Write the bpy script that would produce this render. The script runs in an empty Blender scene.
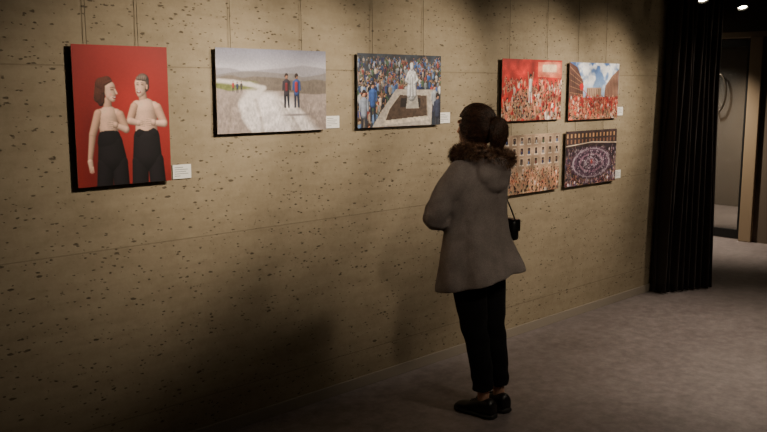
import bpy, bmesh, math, random
import numpy as np
from mathutils import Vector, Matrix, Quaternion, noise as mn
random.seed(7); RNG=np.random.default_rng(5)
COL=bpy.context.scene.collection

# ------------------------------------------------------------------ helpers
def mat(name,col,rough=0.6,metal=0.0,emit=None,estr=0,spec=0.5):
    m=bpy.data.materials.new(name); m.use_nodes=True
    b=m.node_tree.nodes['Principled BSDF']
    b.inputs['Base Color'].default_value=(*col,1); b.inputs['Roughness'].default_value=rough
    b.inputs['Metallic'].default_value=metal; b.inputs['Specular IOR Level'].default_value=spec
    if emit: b.inputs['Emission Color'].default_value=(*emit,1); b.inputs['Emission Strength'].default_value=estr
    return m
def obj(name,me,mats=(),parent=None,smooth=False):
    o=bpy.data.objects.new(name,me); COL.objects.link(o)
    for m in mats: me.materials.append(m)
    if smooth and hasattr(me,'polygons'):
        me.polygons.foreach_set('use_smooth',[True]*len(me.polygons))
    if parent: o.parent=parent
    return o
def empty(name,loc=(0,0,0),rotz=0):
    e=bpy.data.objects.new(name,None); e.empty_display_size=.1; e.location=loc; e.rotation_euler[2]=rotz; COL.objects.link(e); return e
def from_bm(name,bm,mats=(),parent=None,smooth=False):
    bmesh.ops.recalc_face_normals(bm,faces=bm.faces)
    me=bpy.data.meshes.new(name); bm.to_mesh(me); bm.free(); return obj(name,me,mats,parent,smooth)
def box_bm(bm,lo,hi,mi=0,bevel=0):
    r=bmesh.ops.create_cube(bm,size=1)
    lo=Vector(lo);hi=Vector(hi);c=(lo+hi)/2;d=hi-lo
    for v in r['verts']: v.co=Vector((v.co.x*d.x,v.co.y*d.y,v.co.z*d.z))+c
    fs=set(f for v in r['verts'] for f in v.link_faces)
    for f in fs: f.material_index=mi
    if bevel:
        es=list(set(e for v in r['verts'] for e in v.link_edges))
        bmesh.ops.bevel(bm,geom=es,offset=bevel,segments=2,affect='EDGES',profile=.5)
def box(name,lo,hi,m,parent=None,bevel=0):
    bm=bmesh.new(); box_bm(bm,lo,hi,0,bevel); return from_bm(name,bm,[m],parent)
def catmull(pts,n):
    P=[np.array(p,float) for p in pts]; P=[2*P[0]-P[1]]+P+[2*P[-1]-P[-2]]; out=[]
    for i in range(1,len(P)-2):
        for k in range(n):
            t=k/n;a,b,c,d=P[i-1:i+3]
            out.append(.5*((2*b)+(-a+c)*t+(2*a-5*b+4*c-d)*t*t+(-a+3*b-3*c+d)*t**3))
    out.append(P[-2]); return [[float(q) for q in x] for x in out]
def tube(bm,pts,rad,seg=14,sub=5,sphere=True,sx=1.0,mi=0):
    """tapered tube through pts (x,y,z) with radii; closed ends"""
    q=catmull([tuple(p)+(r,) for p,r in zip(pts,rad)],sub)
    C=[Vector(x[:3]) for x in q]; R=[max(1e-4,x[3]) for x in q]
    T=[(C[min(i+1,len(C)-1)]-C[max(i-1,0)]).normalized() for i in range(len(C))]
    up=Vector((0,0,1)) if abs(T[0].z)<.9 else Vector((1,0,0))
    N=T[0].cross(up).normalized(); rings=[]
    for i,c in enumerate(C):
        if i: 
            N=(T[i-1].rotation_difference(T[i])@N); N=(N-T[i]*N.dot(T[i])).normalized()
        B=T[i].cross(N)
        rings.append([bm.verts.new(c+R[i]*(math.cos(a)*N*sx+math.sin(a)*B)) for a in [2*math.pi*k/seg for k in range(seg)]])
    F=[]
    for a,b in zip(rings,rings[1:]):
        for k in range(seg): F.append(bm.faces.new((a[k],a[(k+1)%seg],b[(k+1)%seg],b[k])))
    F.append(bm.faces.new(rings[0][::-1])); F.append(bm.faces.new(rings[-1]))
    for f in F: f.material_index=mi
    if sphere:
        for c,r in ((C[0],R[0]),(C[-1],R[-1])): ball(bm,c,(r*.99,)*3,mi=mi)
def ball(bm,c,r,rot=None,sub=3,mi=0):
    q=bmesh.ops.create_icosphere(bm,subdivisions=sub,radius=1)
    for v in q['verts']:
        p=Vector((v.co.x*r[0],v.co.y*r[1],v.co.z*r[2]))
        if rot: p=rot@p
        v.co=p+Vector(c)
    for f in set(f for v in q['verts'] for f in v.link_faces): f.material_index=mi
def loft(bm,rings,seg=40,power=2.0):
    """rings: (z,cx,cy,rx,ry) ellipses with interpolation"""
    q=catmull(rings,5); RR=[]
    for z,cx,cy,rx,ry in q:
        ring=[]
        for k in range(seg):
            a=2*math.pi*k/seg; ca,sa=math.cos(a),math.sin(a)
            ring.append(bm.verts.new((cx+rx*math.copysign(abs(ca)**(2/power),ca),cy+ry*math.copysign(abs(sa)**(2/power),sa),z)))
        RR.append(ring)
    for a,b in zip(RR,RR[1:]):
        for k in range(seg): bm.faces.new((a[k],a[(k+1)%seg],b[(k+1)%seg],b[k]))
    bm.faces.new(RR[0]); bm.faces.new(RR[-1][::-1])
def remesh(bm,vox,smooth=4,fac=.5):
    bmesh.ops.recalc_face_normals(bm,faces=bm.faces)
    me=bpy.data.meshes.new('tmp'); bm.to_mesh(me); bm.free()
    o=bpy.data.objects.new('tmp',me); COL.objects.link(o)
    m=o.modifiers.new('r','REMESH'); m.mode='VOXEL'; m.voxel_size=vox
    if smooth:
        s=o.modifiers.new('s','SMOOTH'); s.iterations=smooth; s.factor=fac
    dg=bpy.context.evaluated_depsgraph_get()
    new=bpy.data.meshes.new_from_object(o.evaluated_get(dg)); bpy.data.objects.remove(o)
    return new

# node helpers
def nt(m): return m.node_tree.nodes,m.node_tree.links
def math_node(N,L,op,a,b=None):
    n=N.new('ShaderNodeMath'); n.operation=op
    for i,x in enumerate((a,b)):
        if x is None: continue
        if isinstance(x,(int,float)): n.inputs[i].default_value=x
        else: L.new(x,n.inputs[i])
    return n.outputs[0]
def ramp(N,L,fac,stops):
    n=N.new('ShaderNodeValToRGB'); L.new(fac,n.inputs[0]); e=n.color_ramp.elements
    while len(e)<len(stops): e.new(.5)
    for k,(p,c) in zip(e,stops): k.position=p; k.color=(*c,1) if len(c)==3 else c
    return n.outputs[0]
def mixc(N,L,fac,a,b,mode='MIX'):
    n=N.new('ShaderNodeMix'); n.data_type='RGBA'; n.blend_type=mode
    if isinstance(fac,(int,float)): n.inputs[0].default_value=fac
    else: L.new(fac,n.inputs[0])
    for i,x in ((6,a),(7,b)):
        if isinstance(x,tuple): n.inputs[i].default_value=(*x,1)
        else: L.new(x,n.inputs[i])
    return n.outputs[2]
def mapped(N,L,scale,out='Object',rot=(0,0,0)):
    t=N.new('ShaderNodeTexCoord'); mp=N.new('ShaderNodeMapping'); mp.inputs['Scale'].default_value=scale; mp.inputs['Rotation'].default_value=rot
    L.new(t.outputs[out],mp.inputs[0]); return mp.outputs[0]
def noise_t(N,L,vec,scale,detail=4,rough=.55):
    n=N.new('ShaderNodeTexNoise'); n.inputs['Scale'].default_value=scale; n.inputs['Detail'].default_value=detail; n.inputs['Roughness'].default_value=rough
    L.new(vec,n.inputs['Vector']); return n.outputs[0]

# ------------------------------------------------------------------ materials
def wall_material():
    m=mat('pitted_concrete',(.3,.24,.16),.85,spec=.25); N,L=nt(m); B=N['Principled BSDF']
    v=mapped(N,L,(1,1,1))
    n1=noise_t(N,L,v,1.3,5); n2=noise_t(N,L,v,22,5,.7)
    vs=mapped(N,L,(2.5,1,14)); n3=noise_t(N,L,vs,1.6,4)
    c=ramp(N,L,n1,[(.3,(.230,.183,.119)),(.7,(.312,.254,.172))])
    c=mixc(N,L,.35,c,ramp(N,L,n2,[(.3,(.195,.153,.097)),(.7,(.37,.305,.214))]))
    c=mixc(N,L,.25,c,ramp(N,L,n3,[(.35,(.195,.153,.097)),(.65,(.333,.275,.188))]))
    def pits(scale,thr,pw,rot):
        mp=mapped(N,L,scale,rot=(0,rot,0))
        dist=N.new('ShaderNodeMixRGB') 
        nn=N.new('ShaderNodeTexNoise'); nn.inputs['Scale'].default_value=1.1; nn.inputs['Detail'].default_value=4; nn.inputs['Roughness'].default_value=.7; L.new(mp,nn.inputs['Vector'])
        dist.blend_type='ADD'; dist.inputs[0].default_value=.9; L.new(mp,dist.inputs[1]); L.new(nn.outputs['Color'],dist.inputs[2])
        vo=N.new('ShaderNodeTexVoronoi'); vo.inputs['Scale'].default_value=1; vo.inputs['Randomness'].default_value=1
        L.new(dist.outputs[0],vo.inputs['Vector'])
        sep=N.new('ShaderNodeSeparateColor'); L.new(vo.outputs['Color'],sep.inputs[0])
        r=math_node(N,L,'MULTIPLY',math_node(N,L,'POWER',sep.outputs[0],pw),thr)
        d=math_node(N,L,'SUBTRACT',r,vo.outputs['Distance'])
        k=math_node(N,L,'MULTIPLY',d,7); n=N.new('ShaderNodeClamp'); L.new(k,n.inputs[0]); return n.outputs[0]
    p1=pits((30,1.3,76),.53,14.0,.12); p2=pits((58,2.1,125),.60,10.0,-.15)
    pm=math_node(N,L,'MAXIMUM',p1,p2)
    c=mixc(N,L,math_node(N,L,'MULTIPLY',pm,.75),c,(.06,.045,.030))
    # panel joints
    t=N.new('ShaderNodeTexCoord'); s=N.new('ShaderNodeSeparateXYZ'); L.new(t.outputs['Object'],s.inputs[0])
    fr=math_node(N,L,'PINGPONG',math_node(N,L,'SUBTRACT',s.outputs[2],1.03),.405)
    j=math_node(N,L,'LESS_THAN',fr,.003)
    c=mixc(N,L,math_node(N,L,'MULTIPLY',j,.3),c,(.09,.065,.04))
    L.new(c,B.inputs['Base Color'])
    h=math_node(N,L,'SUBTRACT',math_node(N,L,'MULTIPLY',n2,.15),math_node(N,L,'ADD',pm,math_node(N,L,'MULTIPLY',j,.6)))
    bp=N.new('ShaderNodeBump'); bp.inputs['Strength'].default_value=.6; bp.inputs['Distance'].default_value=.006
    L.new(h,bp.inputs['Height']); L.new(bp.outputs[0],B.inputs['Normal'])
    return m
def floor_material():
    m=mat('polished_stone_floor',(.1,.08,.07),.5,spec=.35); N,L=nt(m); B=N['Principled BSDF']
    v=mapped(N,L,(1,1,1)); a=noise_t(N,L,v,2.2,6,.65); b=noise_t(N,L,v,14,6,.75)
    c=ramp(N,L,a,[(.3,(.145,.117,.115)),(.7,(.25,.214,.210))])
    c=mixc(N,L,.5,c,ramp(N,L,b,[(.35,(.10,.081,.08)),(.65,(.33,.283,.277))]))
    L.new(c,B.inputs['Base Color'])
    L.new(ramp(N,L,b,[(.3,(.42,)*3),(.7,(.62,)*3)]),B.inputs['Roughness'])
    return m
def wool_material(name,c1,c2,sheen=.1):
    m=mat(name,c1,.95,spec=.15); N,L=nt(m); B=N['Principled BSDF']
    v=mapped(N,L,(1,1,1)); a=noise_t(N,L,v,160,3,.7); b=noise_t(N,L,v,9,3)
    c=mixc(N,L,.5,ramp(N,L,a,[(.35,c1),(.65,c2)]),ramp(N,L,b,[(.35,c1),(.65,c2)]))
    L.new(c,B.inputs['Base Color']); B.inputs['Sheen Weight'].default_value=sheen
    bp=N.new('ShaderNodeBump'); bp.inputs['Strength'].default_value=.35; bp.inputs['Distance'].default_value=.002
    L.new(a,bp.inputs['Height']); L.new(bp.outputs[0],B.inputs['Normal']); return m
def strand_material(name,c1,c2,sc):
    m=mat(name,c1,.45,spec=.5); N,L=nt(m); B=N['Principled BSDF']
    v=mapped(N,L,(1,1,1)); a=noise_t(N,L,v,sc,2,.6)
    L.new(ramp(N,L,a,[(.35,c1),(.68,c2)]),B.inputs['Base Color']); return m
M_wall=wall_material(); M_floor=floor_material()
M_dark=mat('dark_plaster',(.035,.028,.022),.9); M_ceil=mat('black_ceiling_paint',(.012,.011,.010),.95)
M_base=mat('baseboard_paint',(.27,.23,.185),.5)
M_black=mat('black_metal',(.012,.012,.012),.45,.2); M_steel=mat('wire_steel',(.10,.085,.065),.4,.8)
M_white=mat('card_white',(.80,.78,.75),.7); M_ink=mat('ink_grey',(.18,.18,.18),.8); M_edge=mat('foamboard_edge',(.45,.42,.38),.7)
M_coat=wool_material('coat_wool',(.165,.136,.125),(.295,.252,.235))
M_trouser=wool_material('trouser_cotton',(.006,.006,.007),(.013,.012,.013),.02)
M_shoe=mat('shoe_leather',(.008,.007,.007),.4); M_sole=mat('shoe_rubber',(.014,.013,.012),.7)
M_skin=mat('skin',(.56,.31,.21),.5); M_skin.node_tree.nodes['Principled BSDF'].inputs['Subsurface Weight'].default_value=.08
M_hair=strand_material('dark_brown_hair',(.022,.011,.007),(.10,.046,.027),60)
M_fur=strand_material('fur_trim',(.04,.022,.014),(.32,.18,.11),45)
M_eyew=mat('eye_white',(.8,.78,.75),.2); M_iris=mat('iris_brown',(.05,.02,.01),.2)
M_bag=mat('bag_leather',(.006,.006,.006),.35); M_brass=mat('buckle_metal',(.5,.4,.25),.3,1)
M_lens=mat('lamp_lens',(1,.9,.7),.3,emit=(1,.86,.62),estr=60)

# ------------------------------------------------------------------ camera
cam=bpy.data.cameras.new('camera'); cam.lens=846/767*36; cam.sensor_width=36; cam.clip_end=60
co=bpy.data.objects.new('camera',cam); COL.objects.link(co); co.location=(0,0,1.75)
th=math.radians(45.67); pp=math.atan(129/846)
F=Vector((math.cos(pp)*math.cos(th),math.cos(pp)*math.sin(th),-math.sin(pp)))
co.rotation_euler=F.to_track_quat('-Z','Y').to_euler(); bpy.context.scene.camera=co

# ------------------------------------------------------------------ room shell
WY=3.52; CZ=2.75
box('wall_left',(-2.0,WY,0),(6.95,WY+.2,CZ),M_wall)
box('floor',(-2.2,-2.7,-.1),(13.2,7.2,0),M_floor)
box('ceiling',(-2.2,-2.7,CZ),(13.2,7.2,CZ+.1),M_ceil)
box('wall_rear',(-2.2,-2.5,0),(-2.0,WY+.2,CZ),M_dark)
box('wall_right',(-2.2,-2.7,0),(13.2,-2.5,CZ),M_dark)
box('wall_lobby',(6.75,6.2,0),(13.2,6.4,CZ),M_dark)
box('wall_lobby_side',(6.75,WY+.2,0),(6.95,6.2,CZ),M_dark)
BX=9.65
M_jamb=mat('jamb_beige',(.30,.22,.14),.6); M_wall2=mat('brown_plaster',(.12,.09,.065),.85)
bm=bmesh.new()
box_bm(bm,(BX,-2.5,0),(BX+.2,3.86,CZ)); box_bm(bm,(BX,3.86,2.30),(BX+.2,5.2,CZ)); box_bm(bm,(BX,5.2,0),(BX+.2,6.2,CZ))
from_bm('wall_far',bm,[M_wall2])
box('wall_vestibule',(12.4,-2.5,0),(12.6,6.2,CZ),M_wall2)
box('trim_1',(BX-.05,3.86,0),(BX+.2,4.00,2.30),M_jamb,bevel=.006)
box('trim_2',(BX-.03,5.14,0),(BX+.2,5.2,2.30),M_jamb,bevel=.004)
box('trim_3',(BX-.03,3.80,2.30),(BX+.2,5.2,2.36),M_jamb,bevel=.004)
box('baseboard_left',(-2.0,WY-.014,0),(6.95,WY,.065),M_base,bevel=.003)
# glass door
M_glass=mat('door_glass',(.75,.74,.70),.03); M_glass.node_tree.nodes['Principled BSDF'].inputs['Transmission Weight'].default_value=.95
door=empty('door_1',(BX+.06,4.01,0))
bm=bmesh.new()
for lo,hi in (((0,0,.01),(.045,.06,2.28)),((0,1.06,.01),(.045,1.12,2.28)),((0,.06,.01),(.045,1.06,.11)),((0,.06,2.20),(.045,1.06,2.28))): box_bm(bm,lo,hi,0,.004)
from_bm('door_frame',bm,[M_black],door)
box('door_glass',(.018,.06,.11),(.028,1.06,2.20),M_glass,door)
bm=bmesh.new()
pts=[(-.05-.0,.26+.10*(1-math.sin(a)),1.68+.22*math.cos(a)) for a in np.linspace(0,math.pi,9)]
tube(bm,pts,[.012]*9,10,4); tube(bm,[pts[0],(.02,pts[0][1],pts[0][2])],[.01,.01],10,2); tube(bm,[pts[-1],(.02,pts[-1][1],pts[-1][2])],[.01,.01],10,2)
from_bm('door_handle',bm,[mat('handle_steel',(.35,.3,.25),.3,1)],door,True)

# curtain
def curtain():
    bm=bmesh.new(); A=Vector((6.62,3.43,0)); Bp=Vector((7.15,3.22,0)); d=(Bp-A); n=Vector((-d.y,d.x,0)).normalized()
    nu,nz=300,30; g=[]
    for j in range(nz+1):
        z=.012+(CZ-.046-.012)*j/nz; w=1+.06*math.cos(z*1.6)-(.12*(z/2.7)); row=[]
        for i in range(nu+1):
            u=i/nu; ph=u*2*math.pi*9
            off=.055*math.sin(ph+.35*math.sin(z*1.3))*(1+.25*math.sin(u*23+z*.8))+.012*math.sin(ph*2.3+z*2)
            s=.5+(u-.5)*w+ .006*math.cos(ph*2)
            row.append(bm.verts.new(A+d*s+n*off+Vector((0,0,z))))
        g.append(row)
    for j in range(nz):
        for i in range(nu): bm.faces.new((g[j][i],g[j][i+1],g[j+1][i+1],g[j+1][i]))
    m=mat('curtain_velvet',(.022,.015,.013),.8,spec=.3); m.node_tree.nodes['Principled BSDF'].inputs['Sheen Weight'].default_value=.12
    o=from_bm('curtain',bm,[m],None,True)
    s=o.modifiers.new('t','SOLIDIFY'); s.thickness=.004; return o
curtain()
box('curtain_rail',(6.45,3.28,CZ-.04),(7.35,3.32,CZ),M_black)

# ------------------------------------------------------------------ photographs
LX,LYY,LZZ=-.35,-.55,.76
class Cv:
    """small software painter: shaded rounded forms with a depth buffer"""
    def __init__(s,W,H,bg,asp):
        s.W,s.H=W,H; s.asp=asp; s.a=np.ones((H,W,3))*np.array(bg)/255.; s.zb=np.full((H,W),-1e9)
        x=np.linspace(0,100,W); y=np.linspace(0,100,H); s.X,s.Y=np.meshgrid(x,y)
    def win(s,x0,x1,y0,y1):
        i0=int(max(0,math.floor(x0/100*(s.W-1)))); i1=int(min(s.W,math.ceil(x1/100*(s.W-1))+1))
        j0=int(max(0,math.floor(y0/100*(s.H-1)))); j1=int(min(s.H,math.ceil(y1/100*(s.H-1))+1))
        return (slice(j0,max(j0,j1)),slice(i0,max(i0,i1)))
    def put(s,m,c,al=1,w=(slice(None),slice(None))):
        m=(m*al)[...,None]; s.a[w]=s.a[w]*(1-m)+np.array(c)/255.*m
    def cap(s,x1,y1,r1,x2,y2,r2,c,z=0,amb=.48,flat=1.0):
        """shaded tapered capsule; x,y in percent of the print, r in percent of width"""
        A=s.asp; R=max(r1,r2); w=s.win(min(x1,x2)-R-1,max(x1,x2)+R+1,min(y1,y2)-(R+1)/A,max(y1,y2)+(R+1)/A)
        X,Y=s.X[w],s.Y[w]*A
        if X.size==0: return
        dx,dy=x2-x1,(y2-y1)*A; L=dx*dx+dy*dy+1e-9; t=np.clip(((X-x1)*dx+(Y-y1*A)*dy)/L,0,1)
        r=r1+(r2-r1)*t; ex=(X-x1-t*dx)/r; ey=(Y-y1*A-t*dy)/r; d2=ex*ex+ey*ey; d=np.sqrt(d2)
        nz=np.sqrt(np.clip(1-d2,0,1)); h=z+r*nz*flat
        m=np.clip((1-d)*r/(100./s.W)*1.0+.2,0,1)*(h>s.zb[w])*(d<1.02)
        sh=amb+(1.08-amb)*np.clip(ex*LX+ey*LYY+nz*LZZ,0,1)
        col=np.array(c)/255.; cc=np.clip(sh[...,None]*col,0,1); mm=m[...,None]
        s.a[w]=s.a[w]*(1-mm)+cc*mm; s.zb[w]=np.where(m>.5,h,s.zb[w])
    def ell(s,cx,cy,rx,ry,c,rot=0,al=1,soft=.16):
        R=max(rx,ry)*(1+soft)+.5; w=s.win(cx-R,cx+R,cy-R,cy+R)
        if s.X[w].size==0: return
        ca,sa=math.cos(rot),math.sin(rot); dx=s.X[w]-cx; dy=s.Y[w]-cy
        u=(dx*ca+dy*sa)/rx; v=(-dx*sa+dy*ca)/ry
        s.put(np.clip((1+soft/2-np.sqrt(u*u+v*v))/soft,0,1),c,al,w)
    def poly(s,P,c,al=1):
        ins=np.zeros(s.X.shape,bool); n=len(P)
        for i in range(n):
            x1,y1=P[i]; x2,y2=P[(i+1)%n]
            if y1==y2: continue
            cnd=((y1>s.Y)!=(y2>s.Y))&(s.X<(x2-x1)*(s.Y-y1)/(y2-y1)+x1); ins^=cnd
        s.put(ins.astype(float),c,al)
    def line(s,P,wd,c,al=1,soft=.5):
        for (x1,y1),(x2,y2) in zip(P,P[1:]):
            w=s.win(min(x1,x2)-wd-1,max(x1,x2)+wd+1,min(y1,y2)-wd-1,max(y1,y2)+wd+1)
            X,Y=s.X[w],s.Y[w]
            if X.size==0: continue
            dx,dy=x2-x1,y2-y1; L=dx*dx+dy*dy+1e-9
            t=np.clip(((X-x1)*dx+(Y-y1)*dy)/L,0,1)
            d=np.hypot(X-x1-t*dx,Y-y1-t*dy); s.put(np.clip((wd-d)/soft+.5,0,1),c,al,w)
    def nfield(s,sx,sy):
        g=RNG.random((sy+2,sx+2)); fx=s.X/100*sx; fy=s.Y/100*sy; i=fx.astype(int); j=fy.astype(int); u=fx-i; v=fy-j
        u=u*u*(3-2*u); v=v*v*(3-2*v)
        return (g[j,i]*(1-u)+g[j,i+1]*u)*(1-v)+(g[j+1,i]*(1-u)+g[j+1,i+1]*u)*v
    def noise(s,sx,sy,amp,mask=None):
        n=(s.nfield(sx,sy)-.5)*amp
        if mask is not None: n=n*mask
        s.a=np.clip(s.a*(1+n[...,None]),0,1)
    def blur(s,n=1):
        for _ in range(n):
            p=np.pad(s.a,((1,1),(1,1),(0,0)),'edge'); s.a=(p[1:-1,1:-1]*4+p[:-2,1:-1]+p[2:,1:-1]+p[1:-1,:-2]+p[1:-1,2:])/8
    def person(s,x,y,r,c,z,leg=None,hair=(45,32,28),skin=(205,150,120),arms=0.5):
        """small shaded figure; y = shoulder line, r = half shoulder width in percent of width"""
        A=1/s.asp; c=tuple(c)
        if leg is not None:
            s.cap(x-.4*r,y+2.6*r*A,.42*r,x-.5*r,y+6*r*A,.28*r,leg,z-1); s.cap(x+.4*r,y+2.6*r*A,.42*r,x+.6*r,y+6*r*A,.28*r,leg,z-1)
        s.cap(x,y+.3*r*A,.85*r,x,y+2.8*r*A,.75*r,c,z)
        q=RNG.random()
        for sd in (-1,1):
            if RNG.random()<arms*.5: s.cap(x+sd*.8*r,y+.2*r*A,.3*r,x+sd*1.3*r,y-2.2*r*A,.2*r,skin,z+.3)
            else: s.cap(x+sd*.85*r,y+.2*r*A,.32*r,x+sd*1.05*r,y+2*r*A,.25*r,c,z+.2)
        s.cap(x,y-1.0*r*A,.5*r,x,y-.8*r*A,.42*r,skin,z+.5,.55); s.cap(x,y-1.35*r*A,.52*r,x-.1*r,y-1.15*r*A,.5*r,hair,z+.6 if q<.5 else z+.35,.5)
    def crowd(s,x0,x1,y0,y1,n,pal,r0,r1,arms=.3,mask=None):
        ys=np.sort(RNG.random(n)); hs=[(45,32,28),(70,46,34),(30,24,24),(120,92,60),(90,84,80)]
        for k in range(n):
            y=y0+(y1-y0)*ys[k]; x=x0+(x1-x0)*RNG.random()
            if mask and not mask(x,y): continue
            r=(r0+(r1-r0)*ys[k])*RNG.uniform(.85,1.15); c=np.clip(np.array(pal[RNG.integers(len(pal))])*RNG.uniform(.7,1.15),0,255)
            s.person(x,y,r,c,10*k,hair=hs[RNG.integers(5)],skin=(205*RNG.uniform(.8,1.1),150,120),arms=arms)

def pic_couple():
    c=Cv(200,270,(156,42,38),1.356)
    g=1.12-.35*np.hypot((c.X-55)/90,(c.Y-35)/110); c.a=np.clip(c.a*g[...,None],0,1); c.noise(4,5,.08)
    sk=(244,200,176); sk2=(226,178,152); bl=(34,29,33)
    c.ell(20,70,14,34,(70,16,16),0,.35,1.0)
    # left woman (turned to her right, laughing)
    c.cap(35,70,13,36,80,15,bl,0,.25); c.cap(29,84,8.5,27,104,8.5,bl,3,.25); c.cap(44,84,8.5,45,104,8.5,bl,3,.25)
    c.cap(34,66.5,12,34,68.5,12.5,(26,22,26),1,.3)
    c.cap(27,49,6.2,42,49,6.0,sk,2); c.cap(34,51,11.5,34,59,10,sk,0); c.cap(34,60,9.6,34,66,11.2,sk,0)
    c.cap(24,48.5,5,17,63,3.9,sk2,4); c.cap(17,63,3.8,13.5,80,2.7,sk2,4); c.cap(13.3,82,3.0,14.2,87,2.3,sk,5)
    for k in range(4): c.cap(12.4+k*1.2,86,.8,12.8+k*1.2,90.5-.5*abs(k-1.5),.6,sk,7)
    c.cap(46,49.5,4.8,52,60,3.9,sk2,5); c.cap(52,60,3.7,42,57,2.8,sk,12); c.cap(41,56.5,3.3,38,56,3.1,sk,13)
    for k in range(4): c.cap(38,54.4+k*1.25,.9,32.5+.5*abs(k-1.5),54.0+k*1.35,.75,sk,16)
    c.cap(34,39,4.0,33.5,45.5,4.8,sk2,1)
    c.cap(28.5,28.0,7.0,24.5,37.0,4.8,(92,50,40),-4,.4); c.cap(34,25.4,5.2,28,27.0,6.0,(98,54,42),-1,.45); c.cap(24.5,36,4.3,27,41,2.8,(78,42,34),-2,.4); c.cap(29.6,33,2.2,29.0,40,1.8,(84,46,36),6,.45)
    c.cap(36.0,29.8,6.6,37.3,35.3,5.4,sk,4,.55); c.cap(38.3,37.2,3.6,39.3,38,3.0,sk,6,.55); c.cap(42.0,31.3,1.0,43.6,34,1.3,sk,8,.6)
    c.cap(31,27.2,2.2,38.0,25.0,1.5,(100,58,44),9,.5); c.cap(30.2,29.0,1.8,29.8,33,1.8,(92,52,40),9,.5)
    for k in range(14): c.line([(35-k*1.0,23.4+k*.25),(29-k*.7,28+k*.7),(27-k*.4,37+k*.2)],.2,(140,88,64) if k%2 else (56,30,24),.55)
    c.ell(41.1,36.8,1.9,.9,(130,40,42)); c.ell(41.1,36.5,1.5,.4,(244,236,230)); c.line([(37.6,31.3),(40.4,31.4)],.3,(60,36,30)); c.line([(37.4,29.9),(40.6,29.7)],.26,(100,62,48)); c.ell(37.4,34.8,1.6,1.1,(236,150,132),0,.5,1)
    # right woman
    c.cap(74,67,14.5,74,80,16,bl,0,.25); c.cap(66,84,9,65,104,9,bl,3,.25); c.cap(83,84,9,85,104,9,bl,3,.25); c.cap(67,63.5,5,81,63.2,5,(28,24,28),8,.3)
    c.cap(65,43.5,6.4,83,44.5,6.4,sk,2); c.cap(74,47,13,74,55,12,sk,0); c.cap(74,56,11.8,74,62.5,12.5,sk,0)
    c.cap(87,45,5.2,94,56,4.2,sk2,5); c.cap(94,56.5,4.0,83,56,3.0,sk,12); c.cap(82,55.5,3.5,79,55,3.2,sk,13)
    for k in range(4): c.cap(79,53.4+k*1.25,.9,73.5+.5*abs(k-1.5),52.8+k*1.35,.75,sk,17)
    c.cap(62,44,5,56.5,53.5,4.0,sk2,5); c.cap(57,54,3.8,65,55.5,3.0,sk,12); c.cap(66,55.5,3.3,68,55.5,3.0,sk,13)
    for k in range(4): c.cap(68,53.7+k*1.2,.85,72.5-.4*abs(k-1.5),54.4+k*1.2,.7,sk,16)
    c.cap(71,34,4.4,72,40.5,5.0,sk2,1)
    c.cap(72,24.5,7.0,73,29,6.0,(112,92,84),2,.4); c.cap(69.8,27,6.9,69.2,32.5,5.4,sk,4,.55); c.cap(68.5,34.3,3.2,68.2,34.8,3,sk,6,.55); c.cap(66.4,28.5,1.0,65.6,30.6,1.3,sk,8,.6); c.cap(76.3,28.5,1.4,76.2,30.5,1.2,sk2,8,.5)
    c.cap(66.5,23.2,2.0,74,23.0,3.2,(130,110,100),9,.45)
    for k in range(10): c.line([(65+k*1.1,24.6-.4*k+.04*k*k),(66+k*1.1,21.2+.05*(k-5)**2)],.22,(168,150,138) if k%2 else (90,72,64),.6)
    c.ell(67.3,33,2.3,1.0,(130,40,42)); c.ell(67.3,32.7,1.8,.45,(244,236,230)); c.line([(65.4,27.7),(67.2,27.8)],.28,(60,40,34)); c.line([(70.3,27.6),(72.6,27.9)],.28,(60,40,34)); c.line([(65.2,26.5),(67.4,26.3)],.22,(110,84,72)); c.line([(70,26.2),(73,26.6)],.22,(110,84,72))
    c.noise(90,120,.05); c.blur(1)
    return c
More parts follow.
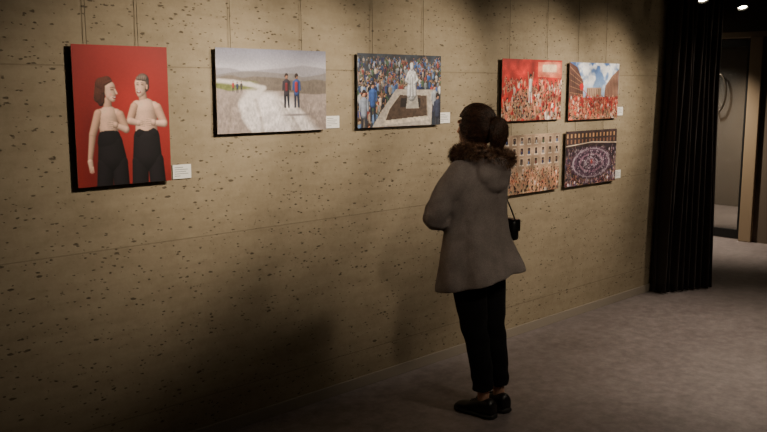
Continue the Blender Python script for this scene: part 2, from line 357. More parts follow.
def pic_path():
    c=Cv(270,162,(168,160,158),.6); Y=c.Y; X=c.X
    base=np.array([178,174,184])/255.; top=np.array([122,122,138])/255.; t=np.clip(Y/24,0,1)[...,None]; c.a=top*(1-t)+base*t
    c.noise(5,8,.14)
    def hill(f,col,amp,tex):
        n=c.nfield(9,2); yb=f+(n-.5)*amp; m=np.clip((Y-yb)/1.2,0,1); c.put(m,col); c.noise(60,30,tex,m)
    hill(22+3*np.sin(X/17),(146,142,150),4,.05); hill(28+2.4*np.sin(X/13+2),(124,118,118),5,.1); hill(34+2*np.sin(X/21+4),(108,98,90),4,.15)
    m=np.clip((38-X)/10,0,1)*np.clip((Y-37)/2,0,1)*np.clip((60-Y)/6,0,1); c.put(m,(106,112,64)); c.noise(80,40,.25,m)
    hill(47+X*.07,(150,136,130),3,.12)
    c.line([(2,38),(14,39.5),(28,42),(40,46.5),(36,51.5),(27,57),(22,66),(24,82),(34,104)],2.6,(200,192,190),1,2.5)
    c.line([(30,55),(26,66),(30,84),(44,104)],7,(206,198,198),1,6); c.line([(44,62),(46,80),(60,104)],11,(220,212,214),1,8); c.line([(60,66),(70,84),(84,104)],8,(212,204,204),1,8)
    for q,a in (((12,60,8,104),.8),((33,60,40,104),.5),((56,64,76,104),.5),((74,70,98,98),.6)): c.line([(q[0],q[1]),((q[0]+q[2])/2+1,(q[1]+q[3])/2),(q[2],q[3])],.8,(128,116,108),a,2.5)
    low=np.clip((Y-50)/20,0,1); c.noise(90,34,.22,low); c.noise(24,14,.16,low); c.noise(200,110,.14); c.blur(1)
    for x,y,cc in ((14,41,(170,60,56)),(17.5,42,(50,60,96)),(21,41.5,(70,66,66))): c.person(x,y,1.0,cc,50,leg=(44,44,54),arms=0)
    for x,j,l in ((61.5,(58,52,62),(34,38,52)),(71,(58,84,150),(42,48,70))):
        c.ell(x+5,80,8,1.4,(110,102,104),0,.6,.9); c.person(x,38,3.2,j,100,leg=l,arms=0,skin=(170,120,96),hair=(56,42,38))
        c.cap(x-.2,41,1.6,x-.2,50,1.5,(168,48,56),140) if x>65 else c.cap(x,42,1.4,x,49,1.3,(120,44,52),140)
    return c
CR=[(60,90,150),(120,150,200),(205,205,210),(40,44,60),(150,70,66),(80,110,80),(150,160,170),(50,60,110),(90,80,70),(200,180,160),(70,110,180)]
def pic_statue():
    c=Cv(260,156,(44,50,60),.6); c.noise(12,4,.5); c.crowd(0,100,5,46,380,CR,1.0,1.7); c.crowd(0,32,46,104,60,CR,2.0,3.2); 
    for P,col in (([(28,76),(44,48),(90,49),(88,100),(16,100)],(184,174,164)),([(36,75),(48,56),(82,57),(83,86),(31,91)],(84,68,58)),([(31,91),(83,86),(85,92),(28,98)],(214,202,186)),([(50,60),(74,61),(74,73),(49,73)],(46,40,38)),([(56,75),(72,75),(70,56),(58,56)],(176,170,162))): c.poly(P,col)
    c.noise(50,40,.15); c.line([(48,56),(36,75),(31,91)],.6,(206,194,178)); c.line([(82,57),(83,86)],.6,(150,138,126))
    c.zb[:]=-1e9
    w=(232,232,236)
    c.cap(63,26,4.2,63,56,5.6,w,0,.5); c.cap(61,30,2.2,59.5,56,2.6,w,5,.45); c.cap(65.5,30,2.2,67,56,2.4,w,4,.4); c.cap(63,32,1.4,63.5,57,1.8,w,7,.4)
    c.cap(59.5,26,2.0,56,36,1.6,w,3,.5); c.cap(56,36,1.5,60.5,40,1.2,w,8,.5); c.cap(66.5,26,2.0,70,35,1.6,w,3,.4); c.cap(70,35,1.5,66,40,1.2,w,8,.5); c.cap(63,16,2.3,63,19,2.0,w,3,.5); c.cap(63,14.5,2.6,63,21,1.6,w,0,.4)
    c.person(17,50,4.0,(64,98,170),100,leg=(40,44,60),arms=0); c.person(92,52,3.6,(170,176,186),100,leg=(50,50,70),arms=0); c.person(96,66,4.2,(60,66,90),200,leg=(60,60,70),arms=0); c.person(7,62,4.4,(150,160,180),200,leg=(60,60,70),arms=0)
    c.noise(40,30,.2); c.noise(160,100,.15); return c
RD=[(200,44,36),(220,64,46),(226,124,96),(150,28,28),(235,214,204),(236,150,116),(112,20,22)]
def pic_redparty():
    c=Cv(240,144,(186,36,28),.6); c.noise(6,5,.35); c.poly([(58,4),(100,2),(100,30),(58,28)],(214,104,78)); c.poly([(66,8),(90,7),(90,20),(66,20)],(240,196,160)); c.ell(80,14,14,10,(250,220,190),0,.5,1.2); c.noise(20,14,.25)
    c.crowd(0,100,32,104,240,RD,1.5,3.2,.9); c.person(46,34,3.6,(240,230,222),5000,leg=(230,220,214),arms=2)
    c.noise(12,8,.4); c.noise(160,100,.2); return c
def pic_square():
    c=Cv(240,144,(70,104,166),.6); Y=c.Y; c.put(np.clip((Y-5)/45,0,1),(150,176,212))
    n=c.nfield(7,7)*.6+c.nfield(16,14)*.3+c.nfield(34,28)*.1; c.put(np.clip((n-.46)*7,0,1)*np.clip((55-Y)/20,0,1),(236,236,240),.95)
    c.poly([(0,0),(14,8),(27,34),(27,62),(0,72)],(86,56,48)); 
    for k in range(6): c.line([(1,8+k*11),(26,30+k*6.5)],.5,(160,116,86)); 
    for k in range(7): c.line([(2+k*3.6,14+k*3.5),(2+k*3.6,62)],.4,(50,34,32),.8)
    c.poly([(100,10),(86,22),(72,40),(70,60),(100,68)],(136,102,86)); 
    for k in range(9): c.line([(73+k*3.1,42-k*3.2),(73+k*3.1,62)],.4,(80,50,44))
    c.poly([(34,44),(64,44),(64,60),(34,60)],(172,142,120))
    for k in range(8): c.line([(36+k*3.6,46),(36+k*3.6,58)],.5,(96,70,60))
    c.poly([(0,62),(100,60),(100,100),(0,100)],(130,34,32))
    c.crowd(0,100,56,104,420,RD,.8,2.2,.6)
    c.line([(20,40),(50,72)],.5,(210,40,40)); c.ell(24,42,4,6,(176,30,34)); c.noise(12,8,.3); c.noise(160,100,.15); return c
def pic_facade():
    c=Cv(240,144,(150,126,106),.6); c.noise(6,4,.35)
    for i in range(8):
        for j in range(3):
            x=5+i*12.5;y=5+j*18; c.poly([(x-.8,y-1.4),(x+5.2,y-1.4),(x+5.2,y+10),(x-.8,y+10)],(182,160,138)); c.poly([(x,y),(x+4.4,y),(x+4.4,y+10),(x,y+10)],(58,44,42)); c.poly([(x-1.3,y+10),(x+5.7,y+10),(x+5.7,y+12),(x-1.3,y+12)],(200,184,166)); c.person(x+2.2,y+5.5,1.0,CR[(i*3+j)%10],5)
    c.zb[:]=-1e9
    c.crowd(0,100,58,104,260,[(176,90,56),(205,150,124),(150,60,50),(224,206,196),(100,50,44),(60,40,38)],1.5,3.0,1.8)
    c.noise(10,7,.45); c.noise(160,100,.2); return c
def pic_ring():
    c=Cv(240,144,(40,32,38),.6); c.poly([(0,0),(100,0),(100,26),(0,30)],(60,46,46)); c.noise(20,4,.4)
    for i in range(14):
        c.poly([(2+i*7,5),(4.6+i*7,5),(4.6+i*7,12),(2+i*7,12)],(180,138,96)); c.poly([(2+i*7,16),(4.6+i*7,16),(4.6+i*7,23),(2+i*7,23)],(130,94,74))
    c.line([(0,27),(50,22),(100,26)],.8,(210,190,170))
    PAL=[(76,52,70),(110,70,90),(160,136,150),(50,38,56),(205,190,198),(96,46,52),(60,60,90)]
    c.crowd(0,100,29,104,620,PAL,.7,1.7,.2)
    for k,(r,cc) in enumerate(((41,(70,48,62)),(37,(170,158,168)),(34,(80,56,74)),(29,(60,44,60)),(24,(150,116,132)),(20,(58,42,56)),(13,(170,156,168)),(9,(96,62,80)))): c.ell(50,60,r,r*.74,cc,0,.85,.06)
    c.zb[:]=-1e9
    for k in range(700):
        a=RNG.uniform(0,2*math.pi); rr=RNG.choice([38,33,29,25,20,15,10,6])+RNG.normal()*.8; x=50+rr*math.cos(a); y=60+rr*.74*math.sin(a)
        col=np.array([(205,192,202),(110,76,100),(60,42,58),(168,134,152),(36,28,40)][RNG.integers(5)]); c.cap(x,y,.75,x,y+.8,.7,col,y*2,.4)
    c.ell(50,58,2,4,(150,70,66)); c.noise(12,8,.3); c.noise(160,100,.2); return c

M_print=bpy.data.materials.new('photo_print_ink'); M_print.use_nodes=True
N,L=nt(M_print); ca=N.new('ShaderNodeVertexColor'); ca.layer_name='ink'; B=N['Principled BSDF']; L.new(ca.outputs[0],B.inputs['Base Color']); B.inputs['Roughness'].default_value=.55; B.inputs['Specular IOR Level'].default_value=.25
def photograph(cv,x0,x1,z0,z1,wires,ztop=CZ,yf=WY-.022):
    p=empty('photo_print',((x0+x1)/2,yf,(z0+z1)/2))
    w,h=x1-x0,z1-z0; W,H=cv.W,cv.H
    u,v=np.meshgrid(np.linspace(-w/2,w/2,W),np.linspace(h/2,-h/2,H))
    V=np.stack([u,np.zeros_like(u)-.0006,v],-1).reshape(-1,3)
    i=(np.arange(H-1)[:,None]*W+np.arange(W-1)[None]).reshape(-1); Fc=np.stack([i,i+W,i+W+1,i+1],-1)
    me=bpy.data.meshes.new('image'); me.vertices.add(len(V)); me.vertices.foreach_set('co',V.ravel().astype('f'))
    me.loops.add(Fc.size); me.loops.foreach_set('vertex_index',Fc.ravel().astype('i')); me.polygons.add(len(Fc))
    me.polygons.foreach_set('loop_start',np.arange(0,Fc.size,4).astype('i')); me.update(calc_edges=True); me.validate()
    a=np.clip(cv.a,0,1); a=np.where(a<=.04045,a/12.92,((a+.055)/1.055)**2.4)
    ca=me.color_attributes.new('ink','FLOAT_COLOR','POINT'); ca.data.foreach_set('color',np.concatenate([a.reshape(-1,3),np.ones((W*H,1))],1).ravel().astype('f'))
    obj('image',me,[M_print],p)
    bm=bmesh.new(); box_bm(bm,(-w/2,0,-h/2),(w/2,.004,h/2)); 
    for sx in (-1,1): box_bm(bm,(sx*w*.30-.02,.004,-h*.30),(sx*w*.30+.02,WY-yf-.0005,h*.36))
    from_bm('mount_board',bm,[M_edge],p)
    if wires:
        bm=bmesh.new()
        for wx in wires: tube(bm,[(wx-(x0+x1)/2,.010,h*.4),(wx-(x0+x1)/2,.016,(ztop-(z0+z1)/2))],[.0013]*2,6,1,False)
        from_bm('hanging_wires',bm,[M_steel],p)
    return p
photograph(pic_couple(),1.585,2.035,1.320,1.929,(1.66,1.90))
photograph(pic_path(),2.295,2.985,1.524,1.937,(2.39,2.83))
photograph(pic_statue(),3.215,3.905,1.522,1.936,(3.34,3.76))
photograph(pic_redparty(),4.510,5.200,1.522,1.936,(4.60,5.03))
photograph(pic_square(),5.300,5.980,1.510,1.928,(5.42,5.80))
photograph(pic_facade(),4.53,5.20,1.018,1.425,(4.64,5.06),1.53)
photograph(pic_ring(),5.280,5.985,1.018,1.428,(5.42,5.80),1.52)
def label(x,z):
    p=empty('caption_card',(x,WY-.001,z)); bm=bmesh.new(); box_bm(bm,(0,-.004,0),(.098,0,.066)); from_bm('card',bm,[M_white],p)
    bm=bmesh.new()
    for k in range(5):
        wd=[.045,.07,.06,.072,.03][k]; box_bm(bm,(.010,-.0045,.052-k*.010),(.010+wd,-.004,.0545-k*.010))
    from_bm('text',bm,[M_ink],p)
label(2.054,1.322); label(2.996,1.528); label(3.916,1.528); label(5.995,1.528); label(6.0,1.028)

# ------------------------------------------------------------------ lights
def spotlight(loc,target,power,ang=62,blend=.9,col=(1,.86,.68),size=.05):
    loc=Vector(loc); d=(Vector(target)-loc).normalized(); p=empty('track_spotlight',loc)
    q=d.to_track_quat('-Z','Y')
    bm=bmesh.new()
    tube(bm,[-d*.16,-d*.14,-d*.02,d*.0],[.026,.036,.040,.042],20,2,False)
    tube(bm,[-d*.08,Vector((0,0,.05))-d*.08,Vector((-d.x*.08,-d.y*.08,CZ-loc.z-.034))],[.008,.008,.008],8,2,False)
    from_bm('lamp_body',bm,[M_black],p,True)
    bm=bmesh.new(); bmesh.ops.create_circle(bm,cap_ends=True,radius=.036,segments=24); 
    o=from_bm('lamp_lens',bm,[M_lens],p); o.rotation_mode='QUATERNION'; o.rotation_quaternion=q; o.location=d*.002
    bm=bmesh.new(); s=24; R=[[bm.verts.new(q@Vector((r*math.cos(2*math.pi*k/s),r*math.sin(2*math.pi*k/s),z))) for k in range(s)] for r,z in ((.042,0),(.044,-.02),(.040,-.02),(.037,0))]
    for a,b in zip(R,R[1:]):
        for k in range(s): bm.faces.new((a[k],a[(k+1)%s],b[(k+1)%s],b[k]))
    from_bm('lamp_bezel',bm,[M_black],p,True)
    if power:
        l=bpy.data.lights.new('beam','SPOT'); l.energy=power; l.spot_size=math.radians(ang); l.spot_blend=blend; l.color=col; l.shadow_soft_size=size
        lo=bpy.data.objects.new('beam',l); COL.objects.link(lo); lo.parent=p; lo.rotation_mode='QUATERNION'; lo.rotation_quaternion=q; lo.location=d*.03
LY=2.15; LZ=2.56
for x,tx,tz,pw,an in ((2.9,2.02,1.64,185,54),(3.5,2.72,1.64,175,50),(4.55,3.65,1.64,175,54),(5.75,4.80,1.50,200,57),(6.4,5.65,1.44,195,57)):
    spotlight((x,LY,LZ),(tx,WY,tz),pw,an,1.0,size=.09)
spotlight((7.0,LY,LZ),(6.4,WY,1.0),70)
spotlight((6.40,3.05,2.42),(5.6,1.9,0),45,70)
spotlight((7.14,3.06,2.41),(6.3,2.2,0),60,70)
bm=bmesh.new(); box_bm(bm,(1.0,LY-.018,CZ-.03),(8.0,LY+.018,CZ),0,.002); from_bm('lighting_track',bm,[M_black])
bm=bmesh.new(); box_bm(bm,(6.0,3.04,CZ-.03),(7.9,3.075,CZ),0,.002); from_bm('lighting_track',bm,[M_black])
FILL_Y=.7
bm=bmesh.new(); box_bm(bm,(1.0,FILL_Y-.018,CZ-.03),(8.0,FILL_Y+.018,CZ),0,.002); from_bm('lighting_track',bm,[M_black])  # added track, out of view, carrying only the fill spots below
spotlight((2.2,FILL_Y,LZ),(3.45,2.8,1.15),66,34,1.0,size=.14)  # added fill: unseen spot that brightens the woman from behind
spotlight((5.2,FILL_Y,LZ),(5.3,2.3,0),190,64,1.0,size=.08)  # added fill: unseen spot that lifts the floor at the right
spotlight((3.6,FILL_Y,LZ),(4.0,2.1,0),55,56,1.0,size=.14)  # added fill: weaker unseen spot for the floor beside her
spotlight((8.9,4.7,2.5),(9.6,4.3,.2),300,85)
spotlight((11.2,4.6,2.5),(11.9,4.9,.6),320,95)  # unseen lamp added in the vestibule to brighten the doorway
w=bpy.data.worlds.new('world'); bpy.context.scene.world=w; w.use_nodes=True
w.node_tree.nodes['Background'].inputs[0].default_value=(.9,.75,.6,1); w.node_tree.nodes['Background'].inputs[1].default_value=.02

# ------------------------------------------------------------------ woman
def ss(t): t=max(0,min(1,t)); return t*t*(3-2*t)
def lean(p):
    k=ss((p.z-.12)/.85); return Vector((p.x-.055*k,p.y+.055*k,p.z))
WM=empty('woman',(3.488,2.752,0),0)
NECK=Vector((0,0.005,1.44)); HR=Matrix.Rotation(math.radians(-2),3,'Z')@Matrix.Rotation(math.radians(1),3,'X')
def H(p): return HR@(Vector(p)-NECK)+NECK
HC=Vector((-.008,.024,1.545))
def HH(x,y,z): return H(HC+Vector((x,y,z)))
# continuous body
bm=bmesh.new()
ball(bm,HH(0,-.015,.015),(.072,.092,.088),HR); ball(bm,HH(0,.028,-.045),(.055,.062,.068),HR)
ball(bm,HH(0,.055,-.088),(.026,.026,.022),HR)          # chin
ball(bm,HH(-.038,.05,-.022),(.024,.026,.024),HR); ball(bm,HH(.038,.05,-.022),(.024,.026,.024),HR)  # cheeks
tube(bm,[HH(0,.083,.012),HH(0,.100,-.012),HH(0,.108,-.030)],[.008,.010,.012],10,3); ball(bm,HH(-.010,.096,-.034),(.008,)*3); ball(bm,HH(.010,.096,-.034),(.008,)*3)
tube(bm,[HH(-.045,.072,.022),HH(-.02,.084,.028),HH(0,.082,.024),HH(.02,.084,.028),HH(.045,.072,.022)],[.008]*5,8,2)
tube(bm,[HH(-.022,.080,-.060),HH(0,.090,-.057),HH(.022,.080,-.060)],[.004,.007,.004],8,3); tube(bm,[HH(-.020,.078,-.067),HH(0,.088,-.067),HH(.020,.078,-.067)],[.004,.007,.004],8,3)
for sx in (-1,1): ball(bm,HH(sx*.074,-.012,-.012),(.010,.018,.030),HR)
tube(bm,[HH(0,-.01,-.04),(0,0,1.42),(0,-.005,1.36)],[.052,.050,.060],18,4)
tube(bm,[(0,-.005,1.38),(0,0,1.30),(0,.01,1.18),(0,0,1.02),(0,0,.92)],[.06,.115,.105,.095,.115],24,4)
tube(bm,[(-.13,0,1.32),(0,0,1.34),(.13,0,1.32)],[.05,.065,.05],16,4)
LS,LE,LW=Vector((-.165,0,1.315)),Vector((-.236,.088,1.085)),Vector((-.02,.225,1.13))
RS,RE,RW=Vector((.165,0,1.315)),Vector((.225,.09,1.085)),Vector((.00,.275,1.10))
for S_,E_,W_ in ((LS,LE,LW),(RS,RE,RW)):
    tube(bm,[S_,(S_+E_)/2,E_],[.045,.040,.034],14,4); tube(bm,[E_,(E_*.6+W_*.4),W_],[.034,.032,.022],14,4)
def hand(bm,W,dirv,up,side):
    d=Vector(dirv).normalized(); n=Vector(up); n=(n-d*n.dot(d)).normalized(); t=d.cross(n)*side
    for k in range(4):
        o=(k-1.5)*.019
        tube(bm,[W+t*o*.6,W+d*.045+t*o,W+d*.082+t*o],[.014,.012,.0105],8,2)
        L_=[.066,.078,.072,.056][k] if side>0 else [.056,.072,.078,.066][k]
        b=W+d*.080+t*o
        tube(bm,[b,b+d*L_*.45-n*.008,b+d*L_*.75-n*.024,b+d*L_*.88-n*.040],[.0088,.0082,.0076,.0066],8,3)
    b=W+d*.02+t*.028
    tube(bm,[W+d*.012+t*.01,b+d*.01+t*.006,b+d*.035+t*.018-n*.006,b+d*.058+t*.018-n*.016],[.013,.0115,.010,.008],8,3)
hand(bm,LW,(.75,.35,.05),(.3,.9,.35),1); hand(bm,RW,(-.85,-.10,.08),(-.2,.95,.2),-1)
for sx in (-1,1):
    tube(bm,[(sx*.075,0,.93),(sx*.078,.0,.80),(sx*.070,.008,.50),(sx*.067,-.012,.36),(sx*.066,-.015,.16),(sx*.066,-.018,.075)],[.085,.075,.050,.046,.034,.031],16,4)
    tube(bm,[(sx*.066,-.03,.045),(sx*.07,.03,.04),(sx*.072,.08,.035)],[.026,.026,.020],10,3)
me=remesh(bm,.0045,3); obj('body',me,[M_skin],WM,True)
# eyes
bm=bmesh.new()
for sx in (-1,1): ball(bm,HH(sx*.030,.070,.006),(.0125,)*3,sub=2)
from_bm('eyes',bm,[M_eyew],WM,True)
bm=bmesh.new()
for sx in (-1,1): ball(bm,HH(sx*.030,.0805,.006),(.0055,.003,.0055),HR,2)
from_bm('irises',bm,[M_iris],WM,True)

# coat
bm=bmesh.new()
loft(bm,[(.735,0,-.005,.246,.214),(.79,0,-.005,.236,.204),(.88,0,-.005,.214,.180),(.98,0,0,.194,.154),(1.09,0,.0,.182,.136),(1.20,0,0,.188,.128),(1.29,0,-.005,.182,.112),(1.345,0,-.008,.140,.092),(1.385,0,-.005,.085,.078)],48,2.15)
# sleeves
tube(bm,[LS+Vector((.02,0,.0)),LS+Vector((-.015,.01,-.05)),(LS+LE)/2+Vector((-.012,0,0)),LE+Vector((-.006,-.004,.004)),LE*.62+LW*.38,LW-(LW-LE)*.12],[.068,.072,.066,.062,.060,.052],20,5)
tube(bm,[RS+Vector((-.02,0,.0)),RS+Vector((.012,.01,-.05)),(RS+RE)/2+Vector((.008,0,0)),RE,RE*.62+RW*.38,RW-(RW-RE)*.12],[.068,.070,.064,.060,.058,.050],20,5)
# hood hanging at the back
ball(bm,(0,-.105,1.315),(.125,.062,.085)); ball(bm,(0,-.115,1.265),(.085,.050,.055)); tube(bm,[(-.10,-.03,1.385),(-.06,-.11,1.375),(0,-.135,1.37),(.06,-.11,1.375),(.10,-.03,1.385)],[.035,.045,.05,.045,.035],14,4)
tube(bm,[(-.215,.06,1.055),(-.14,.14,1.05),(-.06,.19,1.075)],[.035,.045,.03],12,3)
me=remesh(bm,.008,4)
for v in me.vertices:
    x,y,z=v.co; a=math.atan2(y,x); k=max(0,min(1,(1.12-z)/.38))
    r=math.hypot(x,y)
    if z<1.15 and r>.08 and not(z>1.0 and y>.12):
        amp=.015*k*(math.sin(a*5+.8*math.sin(z*5)+.5)+.6*math.sin(a*9+z*3+2))
        v.co.x+=x/r*amp; v.co.y+=y/r*amp
        v.co.z+=.06*(1-ss((z-.73)/.3))*max(-1,min(1,(x*.5-y*.8)/.22))
    n_=mn.noise(Vector((x*16,y*16,z*11)))
    dl=min((v.co-(LE+Vector((.04,.03,.03)))).length,(v.co-(RE+Vector((-.04,.03,.03)))).length)
    v.co+=Vector((v.normal))*(.0045*n_+.002*mn.noise(Vector((x*38,y*38,z*22)))+.006*math.sin(z*95+y*50)*math.exp(-(dl/.09)**2)-.004*math.exp(-(x/.005)**2)*(1 if y<0 and z<1.22 else 0))
obj('coat',me,[M_coat],WM,True)

# fur trim around hood opening
path=[Vector(p) for p in [(0,.095,1.365),(-.075,.078,1.395),(-.118,.01,1.43),(-.110,-.075,1.430),(-.055,-.135,1.405),(.03,-.155,1.385),(.095,-.110,1.39),(.118,-.02,1.405),(.080,.065,1.385)]]
cl=catmull([tuple(p) for p in path]+[tuple(path[0])],10); cl=[Vector(p) for p in cl]
bm=bmesh.new(); tube(bm,[tuple(p) for p in cl[::4]]+[tuple(cl[-1])],[.026]*(len(cl[::4])+1),10,3,False)
C0=Vector((0,-.03,1.41))
for k in range(9000):
    i=random.randrange(len(cl)-1); c=cl[i].lerp(cl[i+1],random.random()); t=(cl[i+1]-cl[i]).normalized()
    out=(c-C0); out.z*=.3; out.normalize()
    a=random.uniform(0,2*math.pi); e1=t.cross(Vector((0,0,1))).normalized(); e2=t.cross(e1)
    dr=(e1*math.cos(a)+e2*math.sin(a))
    if dr.dot(out)<-.55: continue
    dr=(dr+out*.35+t*random.uniform(-.5,.5)+Vector((0,0,random.uniform(-.25,.15)))).normalized()
    Ln=random.uniform(.018,.042); b=c+dr*.022; s=dr.cross(Vector((random.random(),random.random(),random.random()))).normalized()*.0012
    m=b+dr*Ln*.6+Vector((0,0,-.002)); e=b+dr*Ln+Vector((0,0,-.007))+t*random.uniform(-.004,.004)
    v=[bm.verts.new(q) for q in (b-s,b+s,m+s*.8,m-s*.8,e)]
    bm.faces.new((v[0],v[1],v[2],v[3])); bm.faces.new((v[3],v[2],v[4]))
me=bpy.data.meshes.new('fur_trim'); bm.to_mesh(me); bm.free(); obj('fur_trim',me,[M_fur],WM)

# hair: swept back and gathered in a loose, full ponytail that drops into the hood
def sph(d,k=1.0):
    d=d.normalized(); return HH(0,-.015,.012)+HR@Vector((d.x*.084*k,d.y*.102*k,d.z*.099*k))
bm=bmesh.new(); q=bmesh.ops.create_icosphere(bm,subdivisions=5,radius=1)
def face_region(d):
    return d.y>.45 and d.z<.55-(0.25*abs(d.x)) or (d.z<-.78 and d.y>-.45) or (d.y>.28 and d.z<-.25)
kill=[]
for v in bm.verts:
    d=v.co.normalized()
    if face_region(d): kill.append(v)
    v.co=sph(d,1+.012*mn.noise(d*6))
bmesh.ops.delete(bm,geom=kill,context='VERTS')
o=from_bm('hair_cap',bm,[M_hair],WM,True); s=o.modifiers.new('t','SOLIDIFY'); s.thickness=.006; s.offset=-1
cu=bpy.data.curves.new('hair_strands','CURVE'); cu.dimensions='3D'; cu.bevel_depth=.0014; cu.bevel_resolution=0; cu.use_fill_caps=False
def addspl(pts,r0=1,r1=.4):
    pts=[lean(p) for p in pts]
    sp=cu.splines.new('POLY'); sp.points.add(len(pts)-1)
    fl=[]
    for i,p in enumerate(pts): fl+= [p.x,p.y,p.z,1.0]
    sp.points.foreach_set('co',fl); sp.points.foreach_set('radius',[r0+(r1-r0)*i/(len(pts)-1) for i in range(len(pts))])
for k in range(1900):
    if random.random()<.55: d0=Vector((random.uniform(-.95,.95),.46+random.uniform(-.3,.1),random.uniform(-.35,.9)))
    else: d0=Vector((random.choice([-1,1])*random.uniform(.1,.9),random.uniform(-.7,.3),random.uniform(-.8,.9)))
    d0.normalize()
    if d0.y>.42 and d0.z<.35: d0.z=.5; d0.normalize()
    rx=random.uniform(-1,1); rz=random.uniform(-1,1)
    TK=Vector((rx*.16+.10*d0.x+.08,-.95,rz*.12+.20)).normalized()
    pts=[]; ang=d0.angle(TK); kk=random.uniform(1.0,1.07); wob=random.uniform(-.05,.05)
    if ang<.05: continue
    for i in range(10):
        t=i/9; d=(d0*math.sin((1-t)*ang)+TK*math.sin(t*ang))/max(1e-3,math.sin(ang))
        d=d+Vector((wob,0,wob*.6))*math.sin(t*math.pi)*2
        pts.append(sph(d,kk+.07*math.sin(t*math.pi)*random.uniform(.7,1.1)+.04*t))
    st=pts[-1]; b=random.uniform(.1,1.0); ln=random.uniform(.72,1.0)
    for (oy,oz,wx) in ((-.022,.006,.020),(-.040,-.018,.036),(-.046,-.055,.046),(-.038,-.095,.046),(-.022,-.130,.036),(-.008,-.160,.024)):
        pts.append(Vector((st.x*.3+.7*(HC.x+.008)+rx*wx*1.1+.004*math.sin(k+oz*60), st.y+oy*(.45+.75*b), st.z+oz*ln+.006*rz)))
    addspl([Vector(q) for q in catmull([tuple(q) for q in pts[:10:2]+pts[9:]],2)],.9,.6)
for k in range(70):
    sx=-1 if k%2 else 1; d0=Vector((sx*random.uniform(.8,.95),random.uniform(.0,.45),random.uniform(-.3,.25)))
    p=sph(d0,1.04); pts=[p]
    for i in range(6): p=p+Vector((random.uniform(-.004,.004),random.uniform(-.006,.004),-random.uniform(.012,.02))); pts.append(p.copy())
    addspl(pts,.7,.2)
for k in range(90):
    d0=Vector((random.uniform(-.8,.8),random.uniform(-1,.4),random.uniform(-.1,1))); p=sph(d0,1.08); t=Vector((random.uniform(-1,1),-1,random.uniform(-.4,.4))).normalized()
    addspl([p,p+t*.015+d0.normalized()*.008,p+t*.03+d0.normalized()*.012],.5,.2)
ho=obj('hair_strands',cu,[M_hair],WM)

# trousers
bm=bmesh.new()
loft(bm,[(.76,0,0,.165,.118),(.84,0,-.002,.170,.122),(.95,0,0,.155,.108),(1.02,0,0,.14,.098)],32,2.2)
for sx in (-1,1):
    tube(bm,[(sx*.078,.0,.86),(sx*.084,0,.76),(sx*.080,.004,.60),(sx*.074,.006,.46),(sx*.070,-.006,.32),(sx*.068,-.012,.20),(sx*.068,-.014,.145)],[.086,.092,.083,.070,.063,.058,.057],20,5,False)
me=remesh(bm,.007,3)
for v in me.vertices:
    x,y,z=v.co; lx=x-math.copysign(.07,x)
    if z<.75:
        v.co+=v.normal*(.004*mn.noise(Vector((x*14,y*14,z*9)))+.0035*math.sin(z*46+lx*30)*math.exp(-((z-.47)/.09)**2)+.003*math.sin(z*70+lx*35)*math.exp(-((z-.18)/.07)**2))
obj('trousers',me,[M_trouser],WM,True)

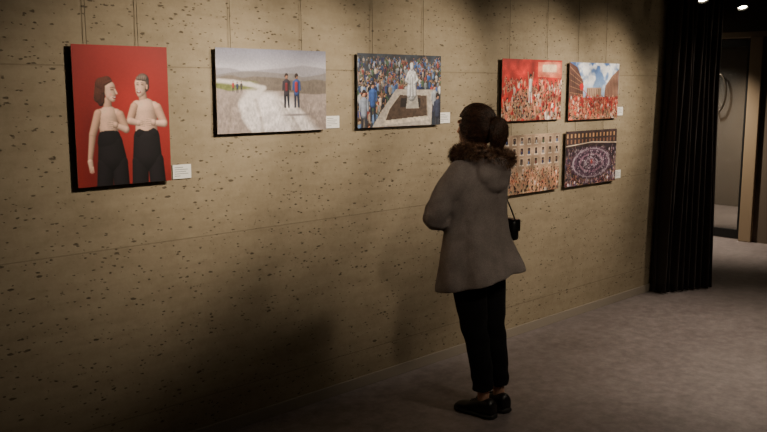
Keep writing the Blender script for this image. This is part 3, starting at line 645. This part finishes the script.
# shoes: chunky low lace-ups
def shoe(sx,yaw):
    R=Matrix.Rotation(yaw,3,'Z'); O=Vector((sx*.068,-.018,0))
    bm=bmesh.new()
    S=[(-.074,.022,.070),(-.066,.033,.092),(-.045,.040,.104),(-.01,.041,.102),(.02,.041,.094),(.05,.043,.080),(.09,.048,.064),(.125,.048,.056),(.15,.041,.049),(.166,.028,.040),(.173,.014,.030)]
    def ringsf(S,z0f,seg=24):
        RR=[]
        for y,w,h in S:
            r=[]
            for k in range(seg):
                a=2*math.pi*k/seg; ca,sa=math.cos(a),math.sin(a); z0,z1=z0f(h)
                r.append(bm.verts.new(O+R@Vector((w*math.copysign(abs(ca)**.8,ca)*(1 if sa<0 else 1-.25*sa*sa),y,(z0+z1)/2+(z1-z0)/2*math.copysign(abs(sa)**.7,sa)))))
            RR.append(r)
        for a,b in zip(RR,RR[1:]):
            for k in range(seg): bm.faces.new((a[k],a[(k+1)%seg],b[(k+1)%seg],b[k]))
        bm.faces.new(RR[0]); bm.faces.new(RR[-1][::-1])
    ringsf([tuple(x) for x in catmull(S,3)],lambda h:(.012,h))
    up=len(bm.faces)
    S2=[(y*1.04,w*1.07+.0015,h) for y,w,h in S]
    ringsf([tuple(x) for x in catmull(S2,3)],lambda h:(.0,.028))
    bm.faces.ensure_lookup_table()
    for i,f in enumerate(bm.faces): f.material_index=0 if i<up else 1
    for k in range(4):
        y=.03+k*.014; z=.090-k*.0065
        tube(bm,[O+R@Vector((-.016,y,z-.002)),O+R@Vector((0,y+.003,z+.004)),O+R@Vector((.016,y,z-.002))],[.0025]*3,6,2,False,mi=1)
    from_bm('shoe_left' if sx<0 else 'shoe_right',bm,[M_shoe,M_sole],WM,True)
shoe(-1,math.radians(4)); shoe(1,math.radians(-16))

# shoulder bag at right hip
bm=bmesh.new(); 
bagR=Matrix.Rotation(math.radians(80),3,'Z')
box_bm(bm,(-.07,-.022,-.055),(.07,.022,.055),0,.014); box_bm(bm,(-.072,-.027,-.005),(.072,-.018,.058),0,.004); box_bm(bm,(-.072,-.027,.050),(.072,.020,.060),0,.004)
box_bm(bm,(-.012,-.032,-.012),(.012,-.026,.008),1,.002)
for v in bm.verts: v.co=bagR@v.co+Vector((.232,-.025,.985))
tube(bm,[(.228,.03,1.03),(.232,.04,1.12),(.215,.04,1.20),(.190,.02,1.30)],[.004]*4,8,4,False)
tube(bm,[(.228,-.08,1.03),(.20,-.07,1.10),(.18,-.04,1.18)],[.004]*3,8,4,False)
from_bm('shoulder_bag',bm,[M_bag,M_brass],WM,True)
# weight shift: the upper body leans slightly toward her left / the wall
for ch in WM.children:
    if ch.type=='MESH' and not ch.name.startswith('shoe'):
        for v in ch.data.vertices: v.co=lean(v.co)
